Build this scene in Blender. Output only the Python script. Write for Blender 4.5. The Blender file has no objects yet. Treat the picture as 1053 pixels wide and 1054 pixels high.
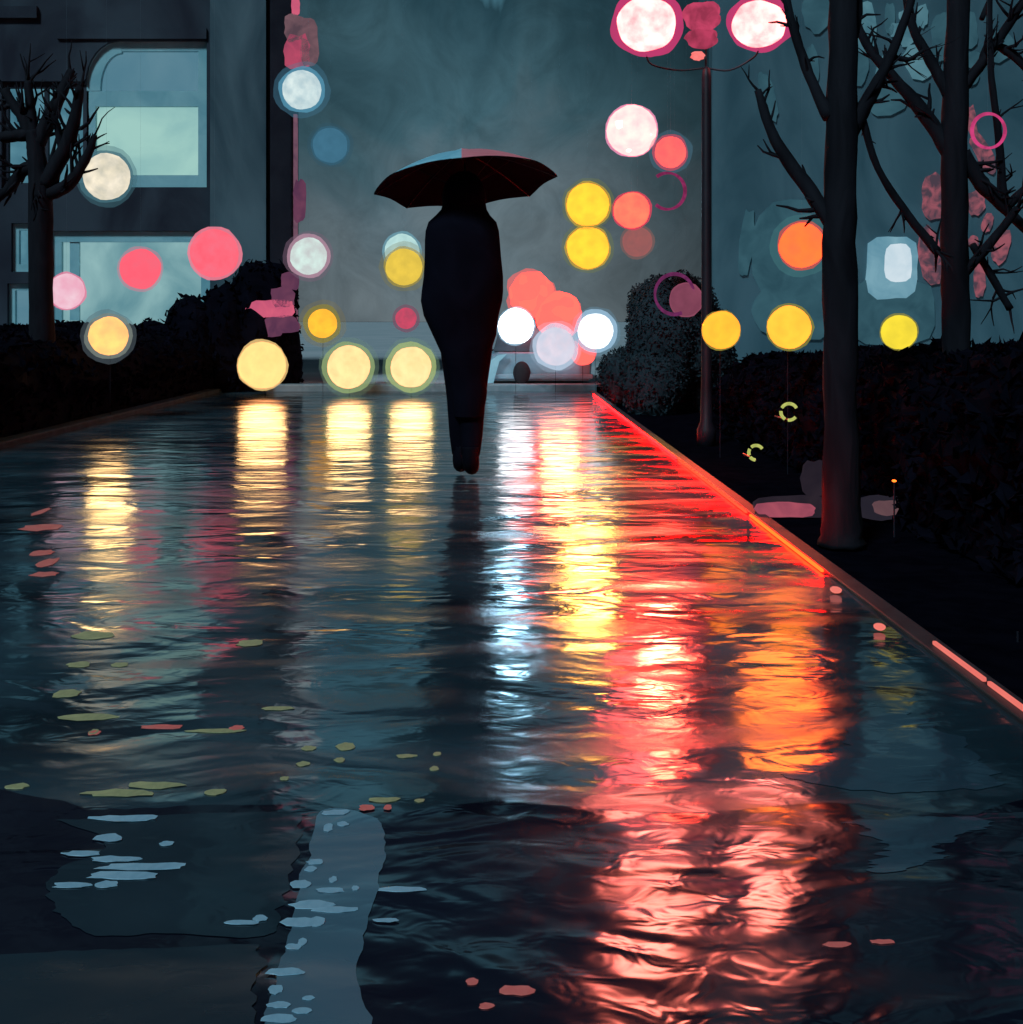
import bpy, bmesh, math, random
from mathutils import Vector, Matrix, noise
rnd = random.Random(7)
sc = bpy.context.scene
C = sc.collection
# ------------------------------------------------------------------ camera
H, F, CX, CY = 0.98, 1300.0, 512.0, 330.0          # eye height, focal length, vanishing point
def P(x, y, D):
    return Vector(((x-CX)/F*D, D, H+(CY-y)/F*D))
cam = bpy.data.cameras.new('camera'); cam_o = bpy.data.objects.new('camera', cam); C.objects.link(cam_o)
cam_o.location = (0, 0, H); cam_o.rotation_euler = (math.pi/2, 0, 0)
cam.sensor_width = 36; cam.lens = F/1053*36
cam.shift_x = (526.5-CX)/1053; cam.shift_y = (CY-527)/1053
cam.clip_start = 0.05; cam.clip_end = 2000
sc.camera = cam_o
# ------------------------------------------------------------------ world: dim city glow in a wet night sky
W = bpy.data.worlds.new('World'); sc.world = W; W.use_nodes = True
wt = W.node_tree; wt.nodes.clear()
def wn(t, **k):
    n = wt.nodes.new(t)
    for a, b in k.items(): setattr(n, a, b)
    return n
tc = wn('ShaderNodeTexCoord'); sep = wn('ShaderNodeSeparateXYZ'); wt.links.new(tc.outputs['Generated'], sep.inputs[0])
wnoise = wn('ShaderNodeTexNoise'); wnoise.inputs['Scale'].default_value = 7; wnoise.inputs['Detail'].default_value = 5
wnoise.inputs['Distortion'].default_value = 1.2
wt.links.new(tc.outputs['Generated'], wnoise.inputs['Vector'])
jit = wn('ShaderNodeMath', operation='MULTIPLY_ADD'); jit.inputs[1].default_value = 0.24; jit.inputs[2].default_value = -0.12
wt.links.new(wnoise.outputs['Fac'], jit.inputs[0])
zz = wn('ShaderNodeMath', operation='ADD'); wt.links.new(sep.outputs['Z'], zz.inputs[0]); wt.links.new(jit.outputs[0], zz.inputs[1])
mr = wn('ShaderNodeMapRange'); mr.inputs['From Min'].default_value = -0.1; mr.inputs['From Max'].default_value = 0.7
wt.links.new(zz.outputs[0], mr.inputs['Value'])
ramp = wn('ShaderNodeValToRGB'); wt.links.new(mr.outputs[0], ramp.inputs[0])
def stops(r, lst):
    e = r.color_ramp.elements
    while len(e) > 1: e.remove(e[-1])
    e[0].position = lst[0][0]; e[0].color = (*lst[0][1], 1)
    for p, c in lst[1:]:
        q = e.new(p); q.color = (*c, 1)
zf = lambda z: (z+0.1)/0.8
stops(ramp, [(zf(-.1), (.03, .05, .06)), (zf(0.0), (.105, .135, .150)), (zf(.09), (.075, .112, .132)), (zf(.17), (.034, .080, .102)),
             (zf(.25), (.014, .041, .056)), (zf(.275), (.075, .21, .28)), (zf(.335), (.065, .18, .245)), (zf(.38), (.008, .017, .030)), (zf(.6), (.005, .007, .014))])  # brighter band above the view, added to lighten the ground reflection
# darker towards the park on the right
mx = wn('ShaderNodeMapRange', interpolation_type='SMOOTHSTEP'); mx.inputs['From Min'].default_value = 0.06; mx.inputs['From Max'].default_value = 0.2
mx.inputs['To Min'].default_value = 1.0; mx.inputs['To Max'].default_value = 0.55
wt.links.new(sep.outputs['X'], mx.inputs['Value'])
mul = wn('ShaderNodeMix', data_type='RGBA', blend_type='MULTIPLY'); mul.inputs[0].default_value = 1
sq = wn('ShaderNodeMath', operation='ADD'); sq.inputs[1].default_value = .035; wt.links.new(sep.outputs['X'], sq.inputs[0])
sq2 = wn('ShaderNodeMath', operation='POWER'); sq2.inputs[1].default_value = 2; wt.links.new(sq.outputs[0], sq2.inputs[0])
sq3 = wn('ShaderNodeMath', operation='MULTIPLY'); sq3.inputs[1].default_value = -90; wt.links.new(sq2.outputs[0], sq3.inputs[0])
sq4 = wn('ShaderNodeMath', operation='EXPONENT'); wt.links.new(sq3.outputs[0], sq4.inputs[0])
sq5 = wn('ShaderNodeMath', operation='MULTIPLY_ADD'); sq5.inputs[1].default_value = .55; sq5.inputs[2].default_value = .80; wt.links.new(sq4.outputs[0], sq5.inputs[0])
wn2 = wn('ShaderNodeTexNoise'); wn2.inputs['Scale'].default_value = 16; wn2.inputs['Detail'].default_value = 6; wn2.inputs['Distortion'].default_value = 2.0; wn2.inputs['Roughness'].default_value = .65
wt.links.new(tc.outputs['Generated'], wn2.inputs['Vector'])
mot = wn('ShaderNodeMapRange'); mot.inputs['From Min'].default_value = .3; mot.inputs['From Max'].default_value = .7; mot.inputs['To Min'].default_value = .8; mot.inputs['To Max'].default_value = 1.2
wt.links.new(wn2.outputs['Fac'], mot.inputs[0])
m1 = wn('ShaderNodeMath', operation='MULTIPLY'); wt.links.new(mx.outputs[0], m1.inputs[0]); wt.links.new(sq5.outputs[0], m1.inputs[1])
m2 = wn('ShaderNodeMath', operation='MULTIPLY'); wt.links.new(m1.outputs[0], m2.inputs[0]); wt.links.new(mot.outputs[0], m2.inputs[1])
comb = wn('ShaderNodeCombineColor')
for i in range(3): wt.links.new(m2.outputs[0], comb.inputs[i])
wt.links.new(ramp.outputs[0], mul.inputs[6]); wt.links.new(comb.outputs[0], mul.inputs[7])
bg = wn('ShaderNodeBackground'); bg.inputs['Strength'].default_value = 1.0
wt.links.new(mul.outputs[2], bg.inputs['Color'])
wo = wn('ShaderNodeOutputWorld'); wt.links.new(bg.outputs[0], wo.inputs[0])
# ------------------------------------------------------------------ the one sun: dim blue fill light added from behind, upper left
sun = bpy.data.lights.new('blue_fill', 'SUN'); sun.energy = 1.9; sun.angle = math.radians(10); sun.color = (0.62, 0.86, 1.0)
sun_o = bpy.data.objects.new('blue_fill', sun); C.objects.link(sun_o)
sun_o.rotation_euler = (math.radians(48), 0, math.radians(-28))
vs = sc.view_settings
vs.view_transform = 'Standard'; vs.look = 'None'; vs.exposure = 0; vs.gamma = 1
cy = sc.cycles
cy.use_denoising = True
cy.max_bounces = 6; cy.glossy_bounces = 3; cy.diffuse_bounces = 2; cy.transparent_max_bounces = 12
cy.sample_clamp_indirect = 6; cy.caustics_reflective = False; cy.caustics_refractive = False
# ------------------------------------------------------------------ helpers
def lin(c):
    return tuple(((v/255)/12.92 if v/255 <= .04045 else ((v/255+.055)/1.055)**2.4) for v in c)
def put(name, bm, m, parent=None, smooth=False, loc=None):
    me = bpy.data.meshes.new(name)
    bmesh.ops.recalc_face_normals(bm, faces=bm.faces)
    bm.to_mesh(me); bm.free()
    for mm in (m if isinstance(m, (list, tuple)) else [m]): me.materials.append(mm)
    if smooth:
        for p in me.polygons: p.use_smooth = True
    o = bpy.data.objects.new(name, me); C.objects.link(o)
    if parent:
        o.parent = parent
    if loc is not None: o.location = loc
    return o
def thing(name, label, cat, loc=(0, 0, 0), group=None):
    o = bpy.data.objects.new(name, None); C.objects.link(o); o.location = loc
    o.empty_display_size = .1
    return tag(o, label, cat, group)
def tag(o, label, cat, group=None, kind=None):
    o['label'] = label; o['category'] = cat
    if group: o['group'] = group
    if kind: o['kind'] = kind
    return o
def struct(name, bm, m, **k):
    o = put(name, bm, m, **k); o['kind'] = 'structure'; return o
def box(bm, x0, x1, y0, y1, z0, z1):
    v = [bm.verts.new((x, y, z)) for x in (x0, x1) for y in (y0, y1) for z in (z0, z1)]
    for f in ((0, 1, 3, 2), (4, 6, 7, 5), (0, 4, 5, 1), (2, 3, 7, 6), (0, 2, 6, 4), (1, 5, 7, 3)):
        bm.faces.new([v[i] for i in f])
def bevel(bm, w, seg=2):
    bmesh.ops.bevel(bm, geom=bm.edges[:], offset=w, segments=seg, affect='EDGES', profile=.6)
def tube(bm, pts, rad, seg=8, cap=True, jitter=0):
    pts = [Vector(p) for p in pts]; rings = []
    up = Vector((0, 1, 0.13))
    for i, p in enumerate(pts):
        t = (pts[min(i+1, len(pts)-1)] - pts[max(i-1, 0)]).normalized()
        a = t.cross(up).normalized(); b = t.cross(a).normalized()
        r = rad[i] if isinstance(rad, (list, tuple)) else rad
        rings.append([bm.verts.new(p + (a*math.cos(2*math.pi*k/seg) + b*math.sin(2*math.pi*k/seg))*r*(1+rnd.uniform(-jitter, jitter))) for k in range(seg)])
    for r0, r1 in zip(rings, rings[1:]):
        for k in range(seg): bm.faces.new((r0[k], r0[(k+1) % seg], r1[(k+1) % seg], r1[k]))
    if cap:
        bm.faces.new(rings[0]); bm.faces.new(list(reversed(rings[-1])))
def smoothline(pts, n=5):
    out = []
    for i in range(len(pts)-1):
        p0, p1, p2, p3 = pts[max(i-1, 0)], pts[i], pts[i+1], pts[min(i+2, len(pts)-1)]
        for k in range(n):
            t = k/n
            out.append(0.5*((2*p1) + (p2-p0)*t + (2*p0-5*p1+4*p2-p3)*t*t + (3*p1-p0-3*p2+p3)*t**3))
    out.append(pts[-1]); return out
def lathe(bm, prof, seg=20, center=(0, 0)):
    rings = []
    for r, z in prof:
        rings.append([bm.verts.new((center[0]+r*math.cos(2*math.pi*k/seg), center[1]+r*math.sin(2*math.pi*k/seg), z)) for k in range(seg)])
    for r0, r1 in zip(rings, rings[1:]):
        for k in range(seg): bm.faces.new((r0[k], r0[(k+1) % seg], r1[(k+1) % seg], r1[k]))
    bm.faces.new(list(reversed(rings[0]))); bm.faces.new(rings[-1])
def ball(bm, r, sub=3, center=(0, 0, 0), scale=(1, 1, 1), wob=0, seed=0):
    g = bmesh.ops.create_icosphere(bm, subdivisions=sub, radius=1)
    for v in g['verts']:
        d = v.co.normalized()
        k = 1+wob*noise.noise(d*1.7+Vector((seed*3.1, seed, 0)))
        v.co = Vector((d.x*r*k*scale[0], d.y*r*k*scale[1], d.z*r*k*scale[2])) + Vector(center)
    return g['verts']
# ------------------------------------------------------------------ materials
MATS = {}
def nmat(name, build):
    if name in MATS: return MATS[name]
    m = bpy.data.materials.new(name); m.use_nodes = True
    nt = m.node_tree; nt.nodes.clear()
    out = nt.nodes.new('ShaderNodeOutputMaterial')
    def N(t, **k):
        n = nt.nodes.new(t)
        for a, b in k.items(): setattr(n, a, b)
        return n
    s = build(nt, N, lambda a, b: nt.links.new(a, b))
    nt.links.new(s, out.inputs['Surface'])
    MATS[name] = m; return m
def brushy(nt, N, L, c0, c1, scale=3.0, stretch=(1, 1, 1), detail=5, dist=1.0, lo=.35, hi=.65, coord='Object'):
    t = N('ShaderNodeTexCoord'); mp = N('ShaderNodeMapping'); mp.inputs['Scale'].default_value = stretch
    L(t.outputs[coord], mp.inputs[0])
    n = N('ShaderNodeTexNoise'); n.inputs['Scale'].default_value = scale; n.inputs['Detail'].default_value = detail; n.inputs['Distortion'].default_value = dist
    L(mp.outputs[0], n.inputs['Vector'])
    r = N('ShaderNodeValToRGB'); L(n.outputs['Fac'], r.inputs[0])
    stops(r, [(lo, c0), (hi, c1)])
    return r.outputs[0], n.outputs['Fac']
def surf(name, c0, c1=None, rough=.6, scale=3.0, stretch=(1, 1, 1), spec=.3, bump=0, dist=1.0, lo=.35, hi=.65):
    c1 = c1 or tuple(min(1, v*1.6) for v in c0)
    def b(nt, N, L):
        col, fac = brushy(nt, N, L, c0, c1, scale, stretch, dist=dist, lo=lo, hi=hi)
        p = N('ShaderNodeBsdfPrincipled'); L(col, p.inputs['Base Color'])
        p.inputs['Roughness'].default_value = rough; p.inputs['Specular IOR Level'].default_value = spec
        if bump:
            bn = N('ShaderNodeBump'); bn.inputs['Distance'].default_value = bump; L(fac, bn.inputs['Height']); L(bn.outputs[0], p.inputs['Normal'])
        return p.outputs[0]
    return nmat(name, b)
def glow(name, c0, c1=None, scale=6, lo=.35, hi=.65):
    c1 = c1 or c0
    def b(nt, N, L):
        col, fac = brushy(nt, N, L, c0, c1, scale, dist=.6, lo=lo, hi=hi)
        e = N('ShaderNodeEmission'); L(col, e.inputs[0]); return e.outputs[0]
    return nmat(name, b)
def glass(name, c, a):  # see-through shell with emission of its own, for painted rims and halos
    def b(nt, N, L):
        e = N('ShaderNodeEmission'); e.inputs[0].default_value = (*c, 1)
        t = N('ShaderNodeBsdfTransparent'); mx_ = N('ShaderNodeMixShader')
        n = N('ShaderNodeTexNoise'); n.inputs['Scale'].default_value = 7; n.inputs['Detail'].default_value = 4
        tcx = N('ShaderNodeTexCoord'); L(tcx.outputs['Object'], n.inputs['Vector'])
        r = N('ShaderNodeMapRange'); r.inputs['From Min'].default_value = .3; r.inputs['From Max'].default_value = .7
        r.inputs['To Min'].default_value = a*.8; r.inputs['To Max'].default_value = min(1, a*1.2)
        L(n.outputs['Fac'], r.inputs[0]); L(r.outputs[0], mx_.inputs[0])
        L(t.outputs[0], mx_.inputs[1]); L(e.outputs[0], mx_.inputs[2]); return mx_.outputs[0]
    m = nmat(name, b); m.cycles.emission_sampling = 'NONE'; return m
BLACK = surf('black_iron', (.006, .007, .012), (.012, .014, .022), .5)
CABLE = surf('dark_cable', (.012, .025, .032), None, .7)
WIRE = surf('steel_wire', (.10, .17, .20), None, .6)

# wet paving: dark stone under a thin rippled film of rain water
def wet(name, dark, light, r0, r1, amp=1.0, ior=2.3, cscale=.7):
    def b(nt, N, L):
        g = N('ShaderNodeNewGeometry')
        def nz(sx, sy, sc_, detail=3, dist=.4, off=0):
            mp = N('ShaderNodeMapping'); mp.inputs['Scale'].default_value = (sx, sy, 1); mp.inputs['Location'].default_value = (off, off*.7, 0)
            L(g.outputs['Position'], mp.inputs[0])
            n = N('ShaderNodeTexNoise'); n.inputs['Scale'].default_value = sc_; n.inputs['Detail'].default_value = detail; n.inputs['Distortion'].default_value = dist
            L(mp.outputs[0], n.inputs['Vector']); return n.outputs['Fac']
        def MA(op, a, b_=None, c_=None):
            n = N('ShaderNodeMath', operation=op)
            for i, v in enumerate((a, b_, c_)):
                if v is None: continue
                if isinstance(v, (int, float)): n.inputs[i].default_value = v
                else: L(v, n.inputs[i])
            return n.outputs[0]
        fine = nz(.8, 1, 14, 2, .6); mid = nz(.6, 1, 3.6, 2, .8, 3); big = nz(.6, 1, 1.3, 2, .6, 9)
        h = MA('ADD', MA('MULTIPLY', fine, .0014*amp), MA('ADD', MA('MULTIPLY', mid, .0100*amp), MA('MULTIPLY', big, .018*amp)))
        bn = N('ShaderNodeBump'); bn.inputs['Distance'].default_value = 1; bn.inputs['Strength'].default_value = 1; L(h, bn.inputs['Height'])
        dry = nz(.35, 1, 2.6, 4, 1.2, 21)
        rr = N('ShaderNodeMapRange'); rr.inputs['From Min'].default_value = .46; rr.inputs['From Max'].default_value = .6
        rr.inputs['To Min'].default_value = r0; rr.inputs['To Max'].default_value = r1; L(dry, rr.inputs[0])
        cn = nz(.5, 1, cscale, 5, 1.5, 41)
        cr = N('ShaderNodeValToRGB'); L(cn, cr.inputs[0]); stops(cr, [(.36, dark), (.62, light)])
        p = N('ShaderNodeBsdfPrincipled'); L(cr.outputs[0], p.inputs['Base Color']); L(rr.outputs[0], p.inputs['Roughness'])
        p.inputs['IOR'].default_value = ior; L(bn.outputs[0], p.inputs['Normal'])
        return p.outputs[0]
    return nmat(name, b)
PATH = wet('wet_paving', (.005, .015, .023), (.024, .062, .083), .11, .22, 1.1, 2.6)
SLAB = wet("wet_slab", (.008, .020, .029), (.020, .045, .060), .10, .3, .8)
DARKS = wet('dark_reflection_stone', (.003, .004, .010), (.007, .009, .019), .08, .15, 1.3)
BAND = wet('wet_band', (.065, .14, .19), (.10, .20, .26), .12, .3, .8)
PUD = wet('puddle_water', (.018, .045, .066), (.034, .078, .11), .10, .16, .9)
SOIL = surf('black_soil', (.0015, .0017, .004), (.003, .0034, .007), .95, 8, spec=0)
KERB = surf('kerb_stone', (.022, .024, .028), (.04, .042, .046), .5, 6, spec=.25)
LKERB = surf('left_kerb_stone', (.014, .034, .045), (.03, .06, .075), .7, 5, spec=.1)
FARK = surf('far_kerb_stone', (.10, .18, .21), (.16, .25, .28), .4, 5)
FARP = surf('far_road', (.36, .44, .46), (.50, .54, .56), .7, .35)  # road colour lightened to imitate mist over the far ground

# ------------------------------------------------------------------ setting: ground, path, kerbs
PR, PL, PE = 1.27, -3.78, 17.45
def sheet(x0, x1, y0, y1, z, nx=1, ny=1):
    bm = bmesh.new()
    vs_ = [[bm.verts.new((x0+(x1-x0)*i/nx, y0+(y1-y0)*j/ny, z)) for i in range(nx+1)] for j in range(ny+1)]
    for j in range(ny):
        for i in range(nx): bm.faces.new((vs_[j][i], vs_[j][i+1], vs_[j+1][i+1], vs_[j+1][i]))
    return bm
struct('ground', sheet(-400, 400, -60, 900, -.012), SOIL)
struct('path', sheet(PL, PR, -3, PE, 0), PATH)
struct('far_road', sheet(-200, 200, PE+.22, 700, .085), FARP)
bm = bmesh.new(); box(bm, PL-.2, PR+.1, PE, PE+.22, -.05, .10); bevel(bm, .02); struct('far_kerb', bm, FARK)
bm = bmesh.new(); box(bm, PR, PR+.07, -3, PE-.01, -.05, .014); bevel(bm, .005); struct('right_kerb', bm, KERB)
bm = bmesh.new(); box(bm, PL-.16, PL, -3, PE-.01, -.05, .05); bevel(bm, .015); struct('left_kerb', bm, LKERB)
def poly_px(pts, z):
    """outline on the ground given by image points, turned into a flat sheet lying at height z"""
    bm = bmesh.new()
    vs_ = []
    for x, y in pts:
        D = (H-z)*F/(y-CY); vs_.append(bm.verts.new(((x-CX)/F*D, D, z)))
    f = bm.faces.new(vs_)
    bmesh.ops.triangulate(bm, faces=[f]); return bm
def curve_px(pts, n=6):
    q = [Vector((x, y, 0)) for x, y in pts]; q = q + [q[0]]
    return [(v.x, v.y) for v in smoothline(q, n)[:-1]]
def ragged(pts, amt, f=.11, n=5):
    # worn edge: sideways nicks along a smooth outline
    q = [Vector((x, y, 0)) for x, y in pts]; q = smoothline(q+[q[0]], n)[:-1]
    return [(v.x+amt*noise.noise(Vector((v.y*f, v.x*.004, 3.3)))+amt*.6*noise.noise(Vector((v.y*f*2.7, 7, v.x*.01))), v.y+amt*.12*noise.noise(Vector((v.x*.05, 1, 2)))) for v in q]
# pale stone band that runs up the path, and the two large slabs left of it
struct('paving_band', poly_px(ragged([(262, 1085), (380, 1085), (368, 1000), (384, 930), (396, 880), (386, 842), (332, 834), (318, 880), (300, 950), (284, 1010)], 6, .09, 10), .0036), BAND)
struct('paving_slab', poly_px(ragged([(-60, 985), (80, 978), (180, 975), (258, 971), (267, 980), (262, 1030), (250, 1080), (80, 1085), (-90, 1080)], 10, .08, 10), .004), SLAB)
struct('worn_slab', poly_px(ragged([(64, 844), (180, 838), (302, 836), (308, 850), (300, 900), (286, 948), (262, 964), (170, 960), (92, 962), (62, 940), (46, 908), (84, 884), (112, 866)], 10, .10, 10), .0031), SLAB)

struct('dark_reflection_slab', poly_px(ragged([(335, 829), (420, 834), (500, 824), (560, 828), (700, 836), (860, 826), (1000, 838), (1120, 830), (1300, 1090), (600, 1100), (-100, 1090), (-100, 826), (120, 832), (220, 828)], 14, .1, 12), .002), DARKS)  # front slab row; its black also stands for the dark reflection

# ------------------------------------------------------------------ foliage
def loft_noise(bm, rings, closed_ends=True):
    vr = [[bm.verts.new(p) for p in r] for r in rings]
    for a, b in zip(vr, vr[1:]):
        for k in range(len(a)-1): bm.faces.new((a[k], a[k+1], b[k+1], b[k]))
    if closed_ends:
        bm.faces.new(vr[0]); bm.faces.new(list(reversed(vr[-1])))
def leafy(bm, n, size, seed, lift=.03):
    """scatter n small folded leaves over the faces already in bm"""
    r = random.Random(seed)
    tris = []
    for f in bm.faces:
        vv = [v.co.copy() for v in f.verts]
        for k in range(1, len(vv)-1): tris.append((vv[0], vv[k], vv[k+1], f.normal.copy()))
    area = [((b-a).cross(c-a)).length for a, b, c, _ in tris]
    for a, b, c, nn in r.choices(tris, area, k=n):
        u, v = r.random(), r.random()
        if u+v > 1: u, v = 1-u, 1-v
        p = a+(b-a)*u+(c-a)*v + nn*r.uniform(-.3, 1)*lift
        d = Vector((r.gauss(0, 1), r.gauss(0, 1), r.gauss(.3, 1))).normalized()
        e = d.cross(Vector((r.gauss(0, 1), r.gauss(0, 1), r.gauss(0, 1)))).normalized()
        s = size*r.uniform(.6, 1.4); q = d.cross(e)*s*.15
        v0, v1, v2, v3 = (bm.verts.new(x) for x in (p-d*s*.6, p+e*s*.33+q, p+d*s*.7, p-e*s*.33+q))
        bm.faces.new((v0, v1, v2)); bm.faces.new((v0, v2, v3))
HEDGE = surf('dark_leaves', (.0014, .0018, .0044), (.0036, .0040, .0085), .9, 3, spec=.02)
TEAL_LEAF = surf('blue_green_leaves', (.010, .025, .032), (.017, .038, .047), 1.0, 1.3, spec=.2)
def hedge(name, stations, label, n, seed, size=.07, mtl=HEDGE):
    """stations: (y, x_front, x_back, height)"""
    bm = bmesh.new(); rings = []
    st = []
    for (a, b) in zip(stations, stations[1:]):
        k = max(2, int(abs(b[0]-a[0])/.22))
        st += [tuple(a[i]+(b[i]-a[i])*j/k for i in range(4)) for j in range(k)]
    st.append(stations[-1])
    for (y, xf, xb, h) in st:
        ring = []
        prof = [(0, 0), (.0, .25), (-.02, .5), (0, .72), (.05, .9), (.2, 1), (.4, 1.02), (.6, 1.0), (.8, 1.0), (.95, .9), (1, .6), (1, 0)]
        for (u, w) in prof:
            x = xf+(xb-xf)*u; z = h*w
            q = Vector((x*1.6, y*1.6, z*2.0+seed))
            d = noise.noise(q)*.10 + noise.noise(q*2.7)*.05
            ring.append((x+(d if u < .5 else -d)*(1 if xb > xf else -1)*(w > 0), y+noise.noise(q+Vector((9, 0, 0)))*.06, z+d*.9*(w > .05)))
        rings.append(ring)
    loft_noise(bm, rings)
    bmesh.ops.recalc_face_normals(bm, faces=bm.faces)
    leafy(bm, n, size, seed)
    return tag(put(name, bm, mtl), label, 'hedge')
hedge('hedge', [(2.0, 1.95, 3.4, 1.10), (4.4, 1.95, 3.6, 1.02), (6.0, 1.95, 4.0, .82), (8.6, 1.98, 4.4, .72), (11.2, 1.98, 4.6, .64)],
      'long black clipped hedge beside the reddest edge of the wet path', 15000, 3)
hedge('hedge', [(6.5, -4.05, -6.5, .78), (9.6, -4.05, -7.2, .83), (13.0, -4.05, -8, .88), (15.2, -4.05, -8.5, .86), (17.3, -3.95, -8.5, .88)],
      'black hedge sloping up below the lit building windows', 9000, 11)
def shrub(name, lobes, label, n, seed, mtl, size=.09, wob=.25):
    bm = bmesh.new()
    for i, (c, s) in enumerate(lobes):
        ball(bm, 1, 3, c, s, wob, seed+i)
    bmesh.ops.recalc_face_normals(bm, faces=bm.faces)
    leafy(bm, n, size, seed, .05)
    return tag(put(name, bm, mtl), label, 'bush')
def lobe(x, y, D, rx, rz, ry=None):
    p = P(x, y, D); k = D/F
    return ((p.x, p.y, p.z), (rx*k, (ry or rx)*k, rz*k))
shrub('bush', [lobe(262, 345, 17.7, 36, 66), lobe(232, 352, 17.5, 32, 58), lobe(200, 362, 17.4, 36, 54), lobe(160, 374, 17.2, 40, 46), lobe(122, 380, 17.0, 34, 38), lobe(288, 360, 17.9, 22, 55), lobe(282, 300, 18.0, 24, 30)],
      'round black bush at the end of the hedge, below the tall dark column', 2600, 21, HEDGE)
shrub('bush', [lobe(682, 352, 13.6, 34, 62), lobe(642, 386, 14.6, 24, 26), lobe(704, 345, 13.8, 36, 60), lobe(672, 396, 13.4, 30, 36), lobe(722, 370, 14.0, 34, 60), lobe(668, 322, 14.2, 20, 32)],
      'blue grey bush at the far corner of the path, behind the hedge', 18000, 33, TEAL_LEAF, .036)

# ------------------------------------------------------------------ trees
BARK = surf('black_bark', (.0035, .004, .007), (.010, .011, .016), .85, 9, (1, 1, .25), spec=.15, bump=.01)
def tree(label, D, trunk, limbs, seed):
    r = random.Random(seed); k = D/F
    base = P(trunk[0][0], 330+H*F/D, D)
    root = thing('bare_tree', label, 'tree', (base.x, base.y, -.01), 'bare trees')
    fat = 1.35 if D > 10 else 1.0
    def line(pts, dev):
        out, ph = [], r.uniform(0, 6)
        for i, (x, y, rad) in enumerate(pts):
            p = P(x, y, D); p.y += dev*i*.5
            out.append(p-Vector(root.location))
        return out
    def limb(pts, dev, nm, seg):
        q = line(pts, dev); s = smoothline(q, 5); rr = []
        for i in range(len(pts)-1):
            for j in range(5): rr.append((pts[i][2]+(pts[i+1][2]-pts[i][2])*j/5)*k*fat)
        rr.append(pts[-1][2]*k*fat)
        bm = bmesh.new(); tube(bm, s, rr, seg, True, .10)
        return bm, s, rr
    tr = trunk
    bm, s, rr = limb(tr, 0, 'trunk', 14); put('trunk', bm, BARK, root, True)
    for lb in limbs:
        dev = r.uniform(-.12, .12)
        bm, s, rr = limb(lb, dev, 'branch', 8)
        for q in range(int(len(s)*.9)):
            i0 = r.randrange(2, len(s)); p = s[i0]; rad = max(rr[i0]*.42, .0016)
            d0 = (s[i0]-s[i0-1]).normalized(); d = (d0*.9+Vector((r.gauss(0, .6), r.gauss(0, .5), r.gauss(.35, .5)))).normalized()
            L_ = r.uniform(14, 48)*k*(1.0 if D < 10 else .9); pts2 = [p]
            for st in range(4):
                d = (d+Vector((r.gauss(0, .22), r.gauss(0, .2), r.gauss(.06, .22)))).normalized(); pts2.append(pts2[-1]+d*L_/4)
            tube(bm, pts2, [rad, rad*.8, rad*.6, rad*.45, rad*.25], 5)
            if r.random() < .6:
                b0 = pts2[2]; d2 = (d+Vector((r.gauss(0, .7), r.gauss(0, .5), r.gauss(.1, .6)))).normalized()
                tube(bm, [b0, b0+d2*L_*.25, b0+d2*L_*.5+Vector((0, 0, .02*L_))], [rad*.5, rad*.38, rad*.2], 4)
        put('branch', bm, BARK, root, True)
    return root
tree('thick bare tree, nearest, with a long trunk beside the orange lamp', 5.5,
     [(866, 562, 24), (866, 520, 19), (865, 400, 17), (864, 250, 17), (866, 130, 16), (868, 0, 14), (872, -120, 11), (880, -240, 7), (884, -330, 3)],
     [[(858, 232, 9), (836, 196, 8), (802, 142, 6), (786, 88, 4)],
      [(853, 122, 7), (836, 75, 5.5), (822, 22, 5), (812, -40, 4), (796, -110, 2.5)],
      [(872, 142, 9), (890, 108, 8), (912, 66, 5.5), (930, 20, 4.5), (946, -40, 3), (952, -110, 1.8)],
      [(872, 60, 7), (884, 10, 6), (890, -60, 5), (918, -140, 3)],
      [(886, 116, 4), (905, 172, 3.5), (940, 222, 4.5), (972, 258, 5)],
      [(862, 20, 5), (852, -40, 4), (846, -120, 2.5)],
      [(918, 58, 3), (934, 62, 2.5), (950, 52, 1.6)]], 1)
tree('bare tree with crossing lower limbs beside the hot pink ring lamp', 6.6,
     [(986, 523, 17), (985, 400, 14), (983, 300, 13.5), (982, 150, 13), (986, 0, 11), (990, -110, 8), (996, -220, 4)],
     [[(980, 162, 9), (956, 118, 8), (926, 76, 6), (904, 44, 5), (892, 6, 4), (886, -50, 2.5)],
      [(978, 100, 7), (962, 62, 6), (946, 22, 5), (940, -30, 3.5), (930, -90, 2)],
      [(990, 92, 6), (1018, 52, 5.5), (1040, 16, 4.5), (1066, -30, 3)],
      [(990, 158, 9), (1010, 190, 8), (1036, 218, 6), (1080, 262, 4)],
      [(1036, 214, 5), (1056, 192, 4), (1090, 170, 3)],
      [(1033, 212, 5), (1024, 140, 4), (1012, 66, 3.5), (1008, -10, 3), (1000, -70, 2)],
      [(984, 290, 6), (1014, 252, 5), (1038, 216, 4)],
      [(1000, 252, 4), (1020, 280, 4), (1044, 318, 4)],
      [(1022, 46, 4), (1040, 58, 5), (1064, 88, 3)],
      [(1010, 20, 3), (1026, -10, 2), (1050, -40, 1.5)]], 2)
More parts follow.
